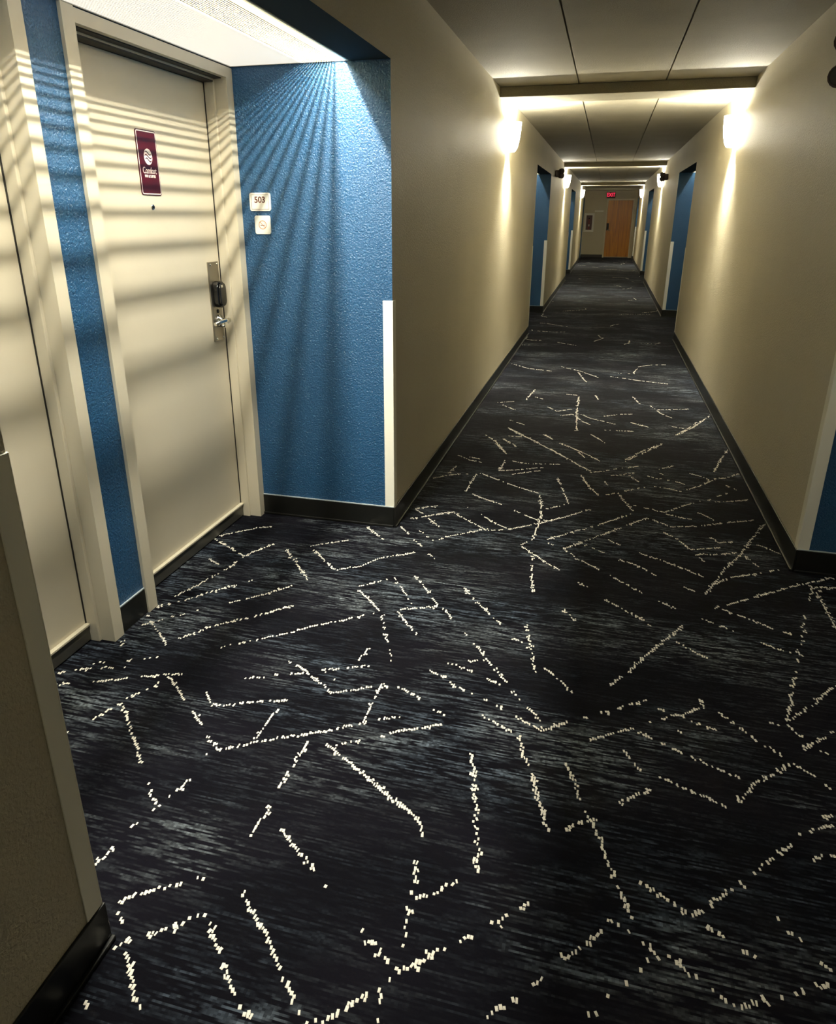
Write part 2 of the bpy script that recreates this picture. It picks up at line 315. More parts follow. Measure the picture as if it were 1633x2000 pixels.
# broken ivory lines woven into the carpet: x,y pairs in millimetres
LINES = [[-1745,2847,-1591,2997,-1507,3026],
[-1753,2818,-1516,2682],
[-1573,2424,-1526,2543,-1516,2682,-1437,2838],
[-1658,2609,-1526,2543],
[-1513,2320,-1473,2360,-1368,2478],
[-1375,2273,-1280,2363],
[-1273,2369,-1174,2486],
[-1372,2077,-1318,2132,-1236,2196,-1178,2254,-1109,2326],
[-1256,1970,-1199,2015,-1120,2074,-1034,2143,-953,2213,-839,2302,-766,2359],
[-1355,2797,-1245,2673,-1136,2541],
[-1228,2831,-1144,2746,-1059,2663],
[-1257,2861,-1178,2920,-1095,2973],
[-1059,2663,-961,2716,-891,2826,-746,2924],
[-1058,3140,-935,3024],
[-898,3197,-831,3118],
[-793,3062,-733,3001],
[-688,2927,-640,2881],
[-869,3307,-662,3454],
[-788,3343,-700,3242],
[-787,3171,-696,3075,-604,3165,-457,3287],
[-659,3439,-572,3357,-452,3260,-357,3300,-202,3427,-92,3530],
[-520,3461,-434,3364,-359,3313],
[-215,3574,-210,3395,-225,3201,-272,3137],
[-270,3125,-154,2999,-69,2921],
[-208,3032,-193,2877,-170,2689],
[-166,2431,-144,2296,-116,2175,-103,2125],
[-893,2515,-822,2448,-750,2369],
[-902,2542,-841,2599,-787,2654],
[-778,2657,-714,2573,-641,2460],
[-694,2700,-614,2599,-553,2502,-537,2470,-686,2403],
[-513,2467,-456,2390],
[-738,2346,-681,2214,-632,2107,-613,2056],
[-684,2395,-626,2317,-567,2244],
[-461,2650,-386,2546,-317,2458,-255,2391],
[-396,2306,-332,2231,-278,2152,-237,2089,-192,2037],
[-204,2318,-167,2290],
[-68,2154,-19,2102],
[-346,2127,-278,2152],
[-722,2112,-727,2026],
[-967,1962,-916,1941,-862,1903,-798,1863,-754,1832,-689,1867,-642,1892],
[-980,1871,-904,1905,-817,1954,-758,1974,-681,2011],
[-830,1944,-763,1897],
[-1078,1832,-1006,1855],
[-610,1925,-607,1877,-607,1807,-611,1717],
[-650,1890,-579,1915],
[-550,1923,-454,1876],
[-413,2102,-319,2067],
[-471,2040,-402,2013],
[-389,1990,-314,1955,-243,1927],
[-211,1912,-188,1896],
[-269,2048,-204,2015],
[-408,1837,-360,1816],
[-171,1993,-114,1932,-66,1873],
[-252,1851,-198,1822,-147,1799],
[-149,1872,-55,1828,4,1876],
[-1169,1727,-1104,1669],
[-1106,1674,-1051,1688,-1003,1718,-936,1742,-877,1760],
[-882,1745,-900,1684,-898,1615,-905,1547],
[-1015,1460,-988,1491,-913,1540,-798,1605,-707,1650,-620,1710,-608,1718,-540,1758,-475,1786],
[-1055,1537,-988,1491],
[-535,1670,-490,1708,-427,1740,-359,1779],
[-665,1586,-631,1620,-588,1636],
[-743,1595,-743,1546,-747,1490,-748,1445,-749,1398],
[-689,1604,-606,1550,-532,1511,-451,1460,-369,1411,-347,1394],
[-253,1677,-233,1604,-214,1507,-203,1463],
[-119,1786,-104,1712,-70,1638,-55,1574,-24,1495],
[-68,3148,1,3058,101,2973,178,2897,267,2812],
[-147,3195,-91,3142],
[-68,3148,31,3266,96,3343],
[-159,3227,-50,3341,104,3496,258,3672],
[96,3343,213,3487,338,3639],
[135,3306,200,3258],
[32,3220,117,3153],
[189,3098,259,3065,358,2973],
[281,3197,393,3132,499,3059,553,3016],
[367,3619,451,3550,580,3593,735,3678,882,3752],
[407,3475,468,3407,522,3295,663,3355],
[641,3465,662,3412,730,3441],
[544,3246,626,3268,729,3317],
[928,3717,846,3544,744,3299,660,3142,588,2969,534,2848],
[846,3438,941,3341],
[554,3217,576,3180],
[760,3293,802,3190],
[577,2948,663,3045,790,3117,884,3182],
[452,2906,511,2859],
[552,2745,611,2785,698,2858,815,2949,898,3016,1028,3105,1098,3161],
[992,3086,984,3003,949,2917],
[1005,3009,1091,3067],
[10,2824,53,2799],
[128,2706,199,2643,259,2588,298,2539],
[321,2766,410,2699],
[590,2747,645,2715,692,2689,763,2641,833,2610],
[503,2646,611,2586],
[687,2536,718,2517,785,2482,817,2478],
[907,2784,860,2624,804,2449,752,2269,705,2118,689,2070],
[423,2579,364,2477,316,2396,255,2296,212,2217,145,2107],
[383,2455,435,2408,492,2366],
[-35,2580,16,2501],
[-72,2153,-28,2106,29,2037],
[-58,1828,-12,1868,47,1904,114,1956,189,2006,266,2068],
[69,1807,109,1836,157,1871,211,1909],
[168,1842,196,1788,233,1724],
[266,1952,310,1983,367,2018,442,2074,437,2114],
[295,2034,366,2008,417,1983,474,1969],
[319,1947,387,1919],
[480,2063,522,2025,570,1963,608,1928,646,1899],
[234,1896,268,1878,324,1853,378,1824,435,1798,506,1772],
[637,2051,664,2044],
[689,2070,731,2115,795,2188,874,2290,893,2312],
[712,1943,760,1995,828,2064],
[681,2072,711,2000],
[749,1953,784,1940],
[670,1864,715,1832],
[730,1809,744,1786],
[646,1862,590,1803,533,1749,505,1704,451,1646,433,1656,394,1674,339,1693,282,1717],
[257,1660,214,1626,171,1590],
[21,1708,47,1635,71,1567],
[28,1678,46,1643],
[57,1589,72,1568],
[81,1541,100,1505,109,1479,118,1449,132,1419,143,1383,158,1344,166,1325,177,1302,188,1265,196,1246],
[29,1461,66,1490,91,1503,114,1529],
[211,1348,243,1334,283,1313,303,1298,332,1289,355,1272,384,1255,406,1241],
[422,1229,451,1224],
[333,1289,360,1318,387,1345,429,1385,451,1419],
[482,1444,528,1493,557,1524,600,1564],
[620,1599,653,1624,685,1641,721,1653],
[451,1417,462,1397],
[697,1675,726,1691],
[630,1525,655,1537,695,1555],
[509,1336,525,1327],
[540,1303,554,1288,564,1271],
[581,1249,604,1224],
[214,1194,239,1187,245,1171,223,1154],
[141,1223,169,1222],
[183,1216,197,1213],
[262,1172,288,1160,304,1146,333,1141],
[347,1122,369,1114,380,1103,405,1100],
[409,1111,432,1117,458,1136],
[475,1145,491,1144,516,1158,541,1173,563,1188,591,1197],
[132,1196,111,1174,86,1150,66,1120,49,1108],
[215,1133,201,1124],
[184,1099,173,1086],
[153,1056,137,1054],
[130,1037,119,1020,105,1002,87,989],
[624,1837,668,1876],
[-747,1464,-749,1400],
[-752,1334,-739,1306],
[-739,1306,-747,1278,-758,1230],
[-739,1306,-687,1273,-635,1234,-586,1201,-550,1177],
[-514,1148,-502,1141],
[-566,1522,-482,1475,-403,1427,-346,1394,-324,1361,-321,1330],
[-317,1269,-313,1226,-303,1173],
[-299,1140,-298,1090,-287,1039],
[-232,1606,-215,1513,-190,1405,-170,1308,-167,1275,-207,1240,-233,1215,-270,1181,-301,1170],
[-74,1648,-54,1584,-33,1507,-5,1438],
[-34,1224,-78,1180,-112,1152],
[-153,1113,-172,1090],
[-201,1068,-252,1023,-279,1002],
[-415,1084,-372,1046,-322,1013,-276,991],
[-289,977,-303,968],
[-311,950,-308,930,-301,892],
[-696,1082,-658,1045,-624,1022,-589,994,-577,974,-547,947,-518,917,-483,889,-475,876],
[-457,868,-450,858],
[-331,937,-356,913,-386,877,-402,863,-438,847],
[-752,1007,-723,983,-688,944,-650,909,-610,871,-571,840,-549,824],
[11,1060,-17,1028],
[-40,1004,-76,967,-93,948],
[-1722,1684,-1680,1720,-1628,1740,-1578,1762,-1508,1780],
[-1648,1766,-1605,1787],
[-1681,1630,-1635,1653],
[-1571,1676,-1517,1702,-1470,1721],
[-1477,1432,-1472,1443],
[-1442,1510,-1414,1574,-1398,1605],
[-1401,1631,-1375,1671,-1344,1731],
[-1408,1607,-1344,1551,-1291,1496,-1223,1430,-1153,1359],
[-1116,1324,-1079,1287,-1044,1259],
[-1042,1241,-1024,1302,-1007,1369],
[-1432,1743,-1394,1759,-1350,1777,-1298,1797],
[-1339,1774,-1274,1721,-1209,1671],
[-1158,1631,-1074,1563],
[-1632,1918,-1576,1864],
[-1537,1834,-1515,1814],
[-1480,1836,-1441,1866],
[-1643,2102,-1523,2004,-1438,1927],
[-1438,1969,-1405,2028,-1367,2068],
[-1065,1176,-1052,1193],
[-1084,1055,-1076,1075,-1066,1109],
[-799,1089,-820,1086],
[-846,1065,-873,1046,-904,1027,-949,995,-959,987,-952,965,-912,929],
[-906,877,-891,900,-865,914],
[-855,929,-827,942,-799,964,-765,1001],
[-873,886,-835,850,-817,828,-789,801,-774,789],
[-888,775,-871,759],
[-1659,2158,-1628,2175,-1633,2215],
[-1618,2258,-1607,2300,-1588,2350,-1572,2396,-1564,2429],
[-1621,2205,-1603,2200],
[-1584,2229,-1562,2253,-1536,2280,-1511,2311],
[-1627,2035,-1600,2054,-1563,2090],
[-1544,2117,-1504,2149],
[-1480,2178,-1443,2201],
[-605,5154,-471,4972,-371,4872,-339,4819],
[-299,4755,-215,4662,-107,4501,-47,4414,34,4312],
[-730,4918,-636,4785,-532,4535],
[-593,4859,-483,4691],
[-566,4930,-467,4940],
[-315,5046,-242,4922],
[-186,4860,-86,4754,-13,4579],
[-835,4412,-743,4330,-655,4301],
[-773,4401,-684,4372],
[-799,4212,-822,4047],
[-920,3905,-864,3966,-784,4034,-658,4079],
[-650,4081,-657,3942,-661,3760],
[-517,4390,-523,4175,-433,4211,-269,4304],
[-462,4379,-362,4354,-157,4397],
[-630,4098,-516,4014,-440,3957,-352,3905,-252,3849],
[-438,4126,-367,4181,-272,4242],
[-621,3740,-530,3675,-462,3645,-400,3596],
[-163,4131,-123,3956,-85,3785,-79,3729,-140,3666,-210,3611],
[-239,3822,-215,3637,-201,3464],
[-25,4226,1,4119,36,4031],
[-879,3440,-826,3482,-757,3519],
[-879,3440,-823,3384],
[-804,3363,-685,3447],
[-613,3539,-582,3520],
[-361,3561,-273,3496,-217,3460],
[-197,3465,-158,3467,-60,3562,-23,3607,41,3678,64,3675],
[236,4554,319,4695,424,4877,512,5033],
[620,5282,727,5496,799,5677],
[354,5484,426,5450],
[19,4615,85,4526],
[-14,4385,28,4287,103,4331,172,4386,272,4450,343,4506],
[149,4261,216,4290,300,4360],
[261,4291,317,4193],
[-6,4151,26,4038,64,3954,86,3899],
[112,4149,134,4089],
[432,4443,496,4510,538,4558],
[351,4327,415,4286,480,4270,536,4251,583,4220],
[436,4385,472,4371],
[625,4435,719,4368,727,4314],
[233,4010,313,4083,349,4104],
[400,4139,497,4112,544,4093,604,4151,691,4249,770,4370,831,4398,925,4504],
[945,5046,877,4845,820,4647,779,4501],
[738,4064,807,4133],
[813,4271,865,4200],
[128,3921,191,3978,210,3903,242,3796,273,3713],
[276,3805,321,3780,373,3767,430,3737],
[430,3737,487,3806,544,3868,609,3932,697,4004],
[719,3971,823,4009,939,4079],
[435,3721,491,3701,539,3679,571,3679],
[607,3785,641,3750,689,3686],
[-674,4835,-586,4650,-524,4519],
[-584,4859,-488,4710],
[-590,5143,-476,4999,-367,4846,-213,4651,-118,4504],
[-607,5367,-482,5253],
[-323,5040,-242,4933],
[-779,5887,-635,5978],
[-733,5823,-606,5685],
[-520,6456,-556,6052],
[-521,6197,-413,6117],
[-355,5850,-275,5727,-153,5832],
[-117,6279,-111,5679,-92,5199],
[-232,5601,-145,5670,-59,5472,9,5386],
[-197,4857,-42,4697,74,4556],
[-78,5688,4,5576,126,5501,191,5455],
[103,5669,238,5773,339,5800],
[248,4603,356,4804,512,5048],
[478,6125,554,5858,624,5765],
[948,5965,761,5528,622,5276],
[299,5548,433,5439],
[106,5271,334,5294],
[604,5505,684,5467],
[15,5131,118,4942],
[528,5992,784,6085],
[24,6372,51,6216],
[346,6404,397,6154],
[-66,6889,-166,7346],
[-228,6360,-126,6332]]

# ================================================================== SETTING
# ------------------------------------------------------------------ floor: carpet with raised ivory yarn lines
def floor_mesh():
    bm = bmesh.new()
    add_box(bm, XTL, XTR, Y0 - 0.1, YE + 0.2, -0.06, 0.0)
    used = set()
    def tuft(x, y, ang):
        gx, gy = round(x / 0.0075), round(y / 0.0052)
        if (gx, gy) in used: return
        used.add((gx, gy))
        cx, cy = gx*0.0075, gy*0.0052
        w, l, h = random.uniform(0.0020, 0.0038), random.uniform(0.0036, 0.0064), random.uniform(0.0010, 0.0018)
        a = random.gauss(0.15, 0.25); ca, sa = math.cos(a), math.sin(a)
        lo = [(-w,-l),(w,-l),(w,l),(-w,l)]
        vb = [bm.verts.new((cx + u*ca - v*sa, cy + u*sa + v*ca, 0.0)) for u, v in lo]
        vt = [bm.verts.new((cx + (u*ca - v*sa)*0.6, cy + (u*sa + v*ca)*0.6, h)) for u, v in lo]
        for i in range(4):
            f = bm.faces.new((vb[i], vb[(i+1) % 4], vt[(i+1) % 4], vt[i])); f.material_index = 1; f.smooth = True
        f = bm.faces.new(vt); f.material_index = 1
    def line(pts, gap=0.28):
        for (x0, y0), (x1, y1) in zip(pts, pts[1:]):
            d = math.hypot(x1-x0, y1-y0); n = max(1, int(d / 0.0092)); on = True
            for i in range(n):
                if random.random() < (0.30 if not on else 0.16 * gap / 0.28): on = not on
                if not on and random.random() < 0.75: continue
                t = (i + 0.5) / n
                x, y = x0 + (x1-x0)*t + random.gauss(0, 0.0018), y0 + (y1-y0)*t + random.gauss(0, 0.0018)
                tuft(x, y, 0)
                if random.random() < 0.22: tuft(x + random.choice((-1,1))*0.0075, y + random.gauss(0, 0.004), 0)
    for q in LINES:
        line([(q[i]/1000.0, q[i+1]/1000.0) for i in range(0, len(q), 2)])
    # the same broken-line motif carries on down the corridor and behind the camera
    def wander(y0, y1, n, xa, xb, gap):
        for _ in range(n):
            x, y = random.uniform(xa, xb), random.uniform(y0, y1)
            a = random.uniform(0, 2*PI); pts = [(x, y)]
            for _ in range(random.randint(1, 3)):
                s = random.uniform(0.10, 0.32); a += random.uniform(-1.1, 1.1)
                x += s*math.cos(a); y += s*math.sin(a)
                x = min(max(x, xa), xb); y = min(max(y, y0), y1); pts.append((x, y))
            line(pts, gap)
    wander(6.9, 12.0, 16, XL + 0.02, XR - 0.02, 0.6)
    wander(12.0, 29.0, 24, XL + 0.02, XR - 0.02, 0.8)
    wander(Y0, 0.68, 46, XL + 0.02, XR - 0.02, 0.3)
    wander(0.95, 3.1, 16, 1.0, XDR - 0.05, 0.3)
    return bm
struct(obj('floor', floor_mesh(), [M['carpet'], M['tuft']]))

# ------------------------------------------------------------------ ceiling with plank joints, beams
def ceiling_mesh():
    bm = bmesh.new()
    g = 0.010
    xs = [XL - 0.10, -0.318, 0.318, XR + 0.10]
    for a, b in zip(xs, xs[1:]):
        add_box(bm, a + g/2, b - g/2, Y0, YE + 0.1, HC, HC + 0.12)
    add_box(bm, xs[0], xs[-1], Y0, YE + 0.1, HC + 0.012, HC + 0.13)
    return bm
struct(obj('ceiling', ceiling_mesh(), M['ceil'], bevel=0.002, seg=1))
BEAMS = [(-2.55, 0.38), (6.268, 0.38), (15.088, 0.38), (23.91, 0.38), (28.6, 0.30)]
for i, (y, d) in enumerate(BEAMS):
    struct(obj('trim_%d' % (i+1), B((XL, XR, y, y + d, 2.379, HC)), M['ceil'], bevel=0.006))

# ------------------------------------------------------------------ corridor walls (long runs + headers over the alcoves)
def corridor_wall(side):
    s = -1 if side == 'left' else 1
    X = XL if s < 0 else XR
    bm = bmesh.new()
    def bx(x0, x1, y0, y1, z0, z1): return add_box(bm, min(x0,x1), max(x0,x1), y0, y1, z0, z1)
    runs = [(Y0, AN[0])] + [(AF[i], AN[i+1]) for i in range(3)] + [(AF[3], YE if s > 0 else 28.6)]
    for y0, y1 in runs:
        fs = bx(X, X + s*0.10, y0, y1, 0, HC)
        fs[2].material_index = 1; fs[4].material_index = 1
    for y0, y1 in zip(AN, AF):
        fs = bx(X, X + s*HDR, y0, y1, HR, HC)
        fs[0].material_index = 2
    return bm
struct(obj('wall_left', corridor_wall('left'), [M['beige'], M['blue'], M['slate']]))
struct(obj('wall_right', corridor_wall('right'), [M['beige'], M['blue'], M['slate']]))
struct(obj('wall_back', B((XTL, XTR, Y0 - 0.1, Y0, 0, HC + 0.1)), M['beige']))
struct(obj('wall_end', B((-1.30, -0.085, YE, YE + 0.12, 0, HC), (0.815, XR + 0.1, YE, YE + 0.12, 0, HC), (-0.085, 0.815, YE, YE + 0.12, 2.05, HC)), M['beige']))
struct(obj('wall_lobby', B((-1.40, -1.30, 28.6, YE + 0.12, 0, HC), (-1.30, XL - 0.1, 28.6, 28.7, 0, HC)), M['beige']))

# ------------------------------------------------------------------ alcoves
# door openings are measured from the alcove's near edge
L0 = AF[0] - AN[0]
OP = [(0.064, 1.013), (1.283, 2.234)]     # two openings
OZ = 2.059
FW = 0.055                                  # frame face width
def alcove(side, i):
    s = -1 if side == 'left' else 1
    X = XL if s < 0 else XR
    D = XD if s < 0 else XDR
    y0, y1 = AN[i], AF[i]; k = (y1 - y0) / L0
    def sl(bm, xa, xb, ya, yb, za, zb, mi=0): return add_box(bm, min(xa,xb), max(xa,xb), ya, yb, za, zb, mi)
    bm = bmesh.new()
    outer = D + s*0.14
    # door wall with its two openings
    ys = [y0] + [y0 + v*k for op in OP for v in op] + [y1]
    for a in (0, 2, 4): sl(bm, D, outer, ys[a], ys[a+1], 0, HR + 0.25)
    for a in (1, 3): sl(bm, D, outer, ys[a], ys[a+1], OZ, HR + 0.25)
    # closing walls at both ends of the alcove
    sl(bm, X + s*0.10, outer, y1, y1 + 0.10, 0, HR + 0.25)
    sl(bm, X + s*0.10, outer, y0 - 0.10, y0, 0, HR + 0.25)
    w = struct(obj('wall_alcove_%s' % side, bm, M['blue']), None)
    # ceiling void above the alcove
    struct(obj('ceiling_alcove', B((X + s*HDR, outer, y0, y1, HR + 0.235, HR + 0.30)), M['white']))
    return ys
YS = {}
for i in range(4):
    for side in ('left', 'right'):
        if i == 3 and side == 'left': continue
        YS[(side, i)] = alcove(side, i)
struct(obj('wall_alcove_left', B((XL - 0.10, XTL, AN[3], AN[3] + 0.02, 0, HC), (XTL, XTL + 0.02, AN[3], 28.6, 0, HC)), M['beige']))

# ------------------------------------------------------------------ baseboards (black cove vinyl with a pale caulk bead on the alcove walls)
def baseboard(side):
    s = -1 if side == 'left' else 1
    X = XL if s < 0 else XR; D = XD if s < 0 else XDR
    t = 0.007
    bm = bmesh.new(); bc = bmesh.new()
    def sl(b, xa, xb, ya, yb, za, zb): add_box(b, min(xa,xb), max(xa,xb), ya, yb, za, zb)
    runs = [(Y0, AN[0])] + [(AF[i], AN[i+1]) for i in range(3)] + [(AF[3], YE if s > 0 else 28.6)]
    for y0, y1 in runs:
        sl(bm, X, X - s*t, y0 + (-t if y0 > 0 else 0), y1 + t, 0, HB)
        sl(bm, X - s*(t+0.0), X - s*(t+0.010), y0 + (-t if y0 > 0 else 0), y1 + t, 0, 0.012)
    for i in range(4):
        if i == 3 and side == 'left': continue
        y0, y1 = AN[i], AF[i]; ys = YS[(side, i)]
        sl(bm, X + s*0.0, D, y1, y1 - t, 0, HB); sl(bm, X, D, y1 - t, y1 - t - 0.008, 0, 0.012)
        sl(bm, X + s*0.0, D, y0, y0 + t, 0, HB)
        sl(bm, D, D - s*t, ys[2] + FW, ys[3] - FW, 0, HB)
        sl(bc, X, D, y1, y1 - t*0.8, HB, HB + 0.004)
        sl(bc, D, D - s*t*0.8, ys[2] + FW, ys[3] - FW, HB, HB + 0.004)
    o = struct(obj('baseboard_' + side, bm, M['base'], bevel=0.0025))
    obj('caulk_bead', bc, M['caulk'], o)
baseboard('left'); baseboard('right')
struct(obj('baseboard_end', B((-1.30, -0.14, YE - 0.01, YE, 0, HB)), M['base'], bevel=0.003))

# ------------------------------------------------------------------ guest room doors (frame, leaf, sweep, lock, lever, peephole, plaque)
def text_mesh(s, size, depth, bold=False, space=1.0, xs=1.0):
    cu = bpy.data.curves.new('t', 'FONT'); cu.body = s; cu.size = size; cu.extrude = depth/2; cu.align_x = 'CENTER'; cu.align_y = 'CENTER'
    cu.resolution_u = 4; cu.space_character = space
    if bold: cu.offset = size*0.022
    o = bpy.data.objects.new('t', cu); COL.objects.link(o)
    dg = bpy.context.evaluated_depsgraph_get(); me = bpy.data.meshes.new_from_object(o.evaluated_get(dg))
    bpy.data.objects.remove(o); bpy.data.curves.remove(cu)
    for v in me.vertices: v.co.x *= xs
    bm = bmesh.new(); bm.from_mesh(me); bpy.data.meshes.remove(me); return bm

def place_text(bm, face, origin):
    """face '+x': text reads along +y; '-x': along -y; '-y': along +x"""
    for v in bm.verts:
        x, y, z = v.co
        if face == '+x': v.co = (origin[0] + z, origin[1] + x, origin[2] + y)
        elif face == '-x': v.co = (origin[0] - z, origin[1] - x, origin[2] + y)
        elif face == '-y': v.co = (origin[0] + x, origin[1] - z, origin[2] + y)
    return bm

def bm_join(*bms):
    out = bms[0]
    for b in bms[1:]:
        me = bpy.data.meshes.new('j'); b.to_mesh(me); b.free(); out.from_mesh(me); bpy.data.meshes.remove(me)
    return out

def make_door(idx, s, D, ya, yb, detail, label, lock_far=True):
    """s=-1 left alcove (door faces +x); s=+1 right alcove (door faces -x)"""
    n = -s
    def bx(*bs):
        bm = bmesh.new()
        for xa, xb, y0, y1, z0, z1 in bs:
            xa, xb = D + n*xa, D + n*xb
            add_box(bm, min(xa,xb), max(xa,xb), min(y0,y1), max(y0,y1), z0, z1)
        return bm
    yc = (ya + yb)/2
    root = bpy.data.objects.new('door_%d' % idx, None); COL.objects.link(root); root.location = (D, yc, 0); root.empty_display_size = 0.05
    struct(root, label)
    p = 0.013; st = 0.016
    fr = bx((0, p, ya - FW, ya + 0.002, 0, OZ + FW - 0.012), (0, p, yb - 0.002, yb + min(FW, 0.0515), 0, OZ + FW - 0.016), (0, p, ya + 0.002, yb - 0.002, OZ - 0.002, OZ + FW - 0.016),
            (-0.138, 0, ya, ya + 0.002, 0, OZ), (-0.138, 0, yb - 0.002, yb, 0, OZ), (-0.138, 0, ya + 0.002, yb - 0.002, OZ - 0.002, OZ))
    f = obj('frame', fr, M['frame'], root)
    sub('door_stop', bx((-0.089, -0.045, ya + 0.002, ya + st, 0, OZ - 0.002), (-0.089, -0.045, yb - st, yb - 0.002, 0, OZ - 0.002), (-0.089, -0.045, ya + st, yb - st, OZ - st, OZ - 0.002)), M['frame'], f, bevel=0.002)
    obj('head_shade_strip', bx((-0.0885, -0.012, ya + 0.002, yb - 0.002, OZ - 0.006, OZ - 0.002), (-0.0905, -0.0445, ya + st, yb - st, OZ - st - 0.004, OZ - st + 0.002)), M['gasket_shade'], root)  # dark strips painting shade onto the head underside and stop
    obj('gap_seal', bx((-0.0915, -0.0895, ya + 0.002, ya + st + 0.0, 0, OZ - 0.003), (-0.0915, -0.0895, yb - st - 0.004, yb - 0.003, 0, OZ - 0.003), (-0.0915, -0.0895, ya, yb, OZ - st - 0.006, OZ - 0.003)), M['gasket_shade'], root)
    leaf = obj('door_leaf', bx((-0.134, -0.092, ya + 0.004, yb - 0.004, 0.008, OZ - 0.006)), M['door'], root)
    if detail:
        sw = obj('door_sweep', bx((-0.092, -0.080, ya + st, yb - st, 0.006, 0.066)), M['thresh'], root, bevel=0.001)
        sub('sweep_lip', bx((-0.092, -0.074, ya + st, yb - st, 0.066, 0.074)), M['frame'], sw, bevel=0.001)
    yl = (yb - 0.082) if lock_far else (ya + 0.090)     # lock centre
    dy = 1 if lock_far else -1
    xs = D + n*(-0.092)                                  # leaf face
    if detail:
        pl = obj('lock_plate', bx((-0.092, -0.084, yl - 0.048, yl + 0.042, 0.94, 1.300)), M['steel'], root, bevel=0.002)
        for (a, z) in ((-0.030, 1.288), (0.030, 1.288), (-0.030, 0.952), (0.030, 0.952)):
            sub('screw', add_lathe(bmesh.new(), [(0.006, 0), (0.005, n*0.003), (0.002, n*0.004)], (D + n*(-0.084), yl + a, z), 'x', 12), M['chrome'], pl)
        # card reader: a rounded black housing on the plate
        bm = bmesh.new()
        for (d0, d1, w, h, r) in ((-0.084, -0.056, 0.066, 0.120, 0.030), (-0.056, -0.046, 0.056, 0.106, 0.026)):
            add_rounded(bm, 'x', D + n*d0, D + n*d1, yl, 1.155, w, h, r, 8)
        rd = obj('card_reader', bm, M['black'], root, bevel=0.003)
        bm = bmesh.new(); add_rounded(bm, 'x', D + n*(-0.0465), D + n*(-0.0445), yl - 0.012, 1.193, 0.018, 0.012, 0.005, 5)
        sub('reader_lens', bm, M['chrome'], rd)
        obj('keyhole', add_lathe(bmesh.new(), [(0.009, 0), (0.009, n*0.003), (0.004, n*0.004)], (D + n*(-0.084), yl, 1.077), 'x', 16), M['black'], root)
    # lever handle
    zc = 1.035
    bm = add_lathe(bmesh.new(), [(0.026, 0), (0.026, n*0.007), (0.014, n*0.012), (0.011, n*0.048), (0.014, n*0.052)], (D + n*(-0.084 if detail else -0.092), yl, zc), 'x', 20)
    ln = obj('lever_handle', bm, M['chrome'], root)
    lx = D + n*(-0.036)
    bm = bmesh.new()
    add_tube(bm, [(lx, yl + dy*0.010, zc), (lx + n*0.004, yl - dy*0.035, zc + 0.004), (lx + n*0.002, yl - dy*0.075, zc + 0.002), (lx - n*0.006, yl - dy*0.108, zc - 0.004)], [0.0115, 0.0105, 0.009, 0.008], 12)
    sub('grip', bm, M['chrome'], ln)
    if detail:
        # thumb turn
        bm = bmesh.new(); add_tube(bm, [(D + n*(-0.084), yl + dy*0.004, 1.012), (D + n*(-0.052), yl + dy*0.004, 1.008)], [0.009, 0.007], 10)
        obj('thumb_piece', bm, M['chrome'], root)
        bm = add_lathe(bmesh.new(), [(0.0115, 0), (0.0115, n*0.003), (0.008, n*0.005)], (xs, yc - 0.022, 1.530), 'x', 20)
        ph = obj('peephole', bm, M['chrome'], root)
        sub('peephole_lens', add_lathe(bmesh.new(), [(0.0065, 0), (0.0055, n*0.0065)], (xs, yc - 0.022, 1.530), 'x', 16), M['black'], ph)
    return root, yc, xs, n

DOORS = {}
idx = 1
for i in range(4):
    for side in ('left', 'right'):
        if (side, i) not in YS: continue
        ys = YS[(side, i)]; s = -1 if side == 'left' else 1; D = XD if s < 0 else XDR
        for q, (a, b) in enumerate(((ys[1], ys[2]), (ys[3], ys[4]))):
            where = ['first', 'second', 'third', 'last'][i]
            lab = 'beige guest room door in beige steel frame, %s %s alcove, %s door' % (where, side, 'nearer' if q == 0 else 'farther')
            DOORS[(side, i, q)] = make_door(idx, s, D, a, b, (i == 0), lab, q == 1); idx += 1

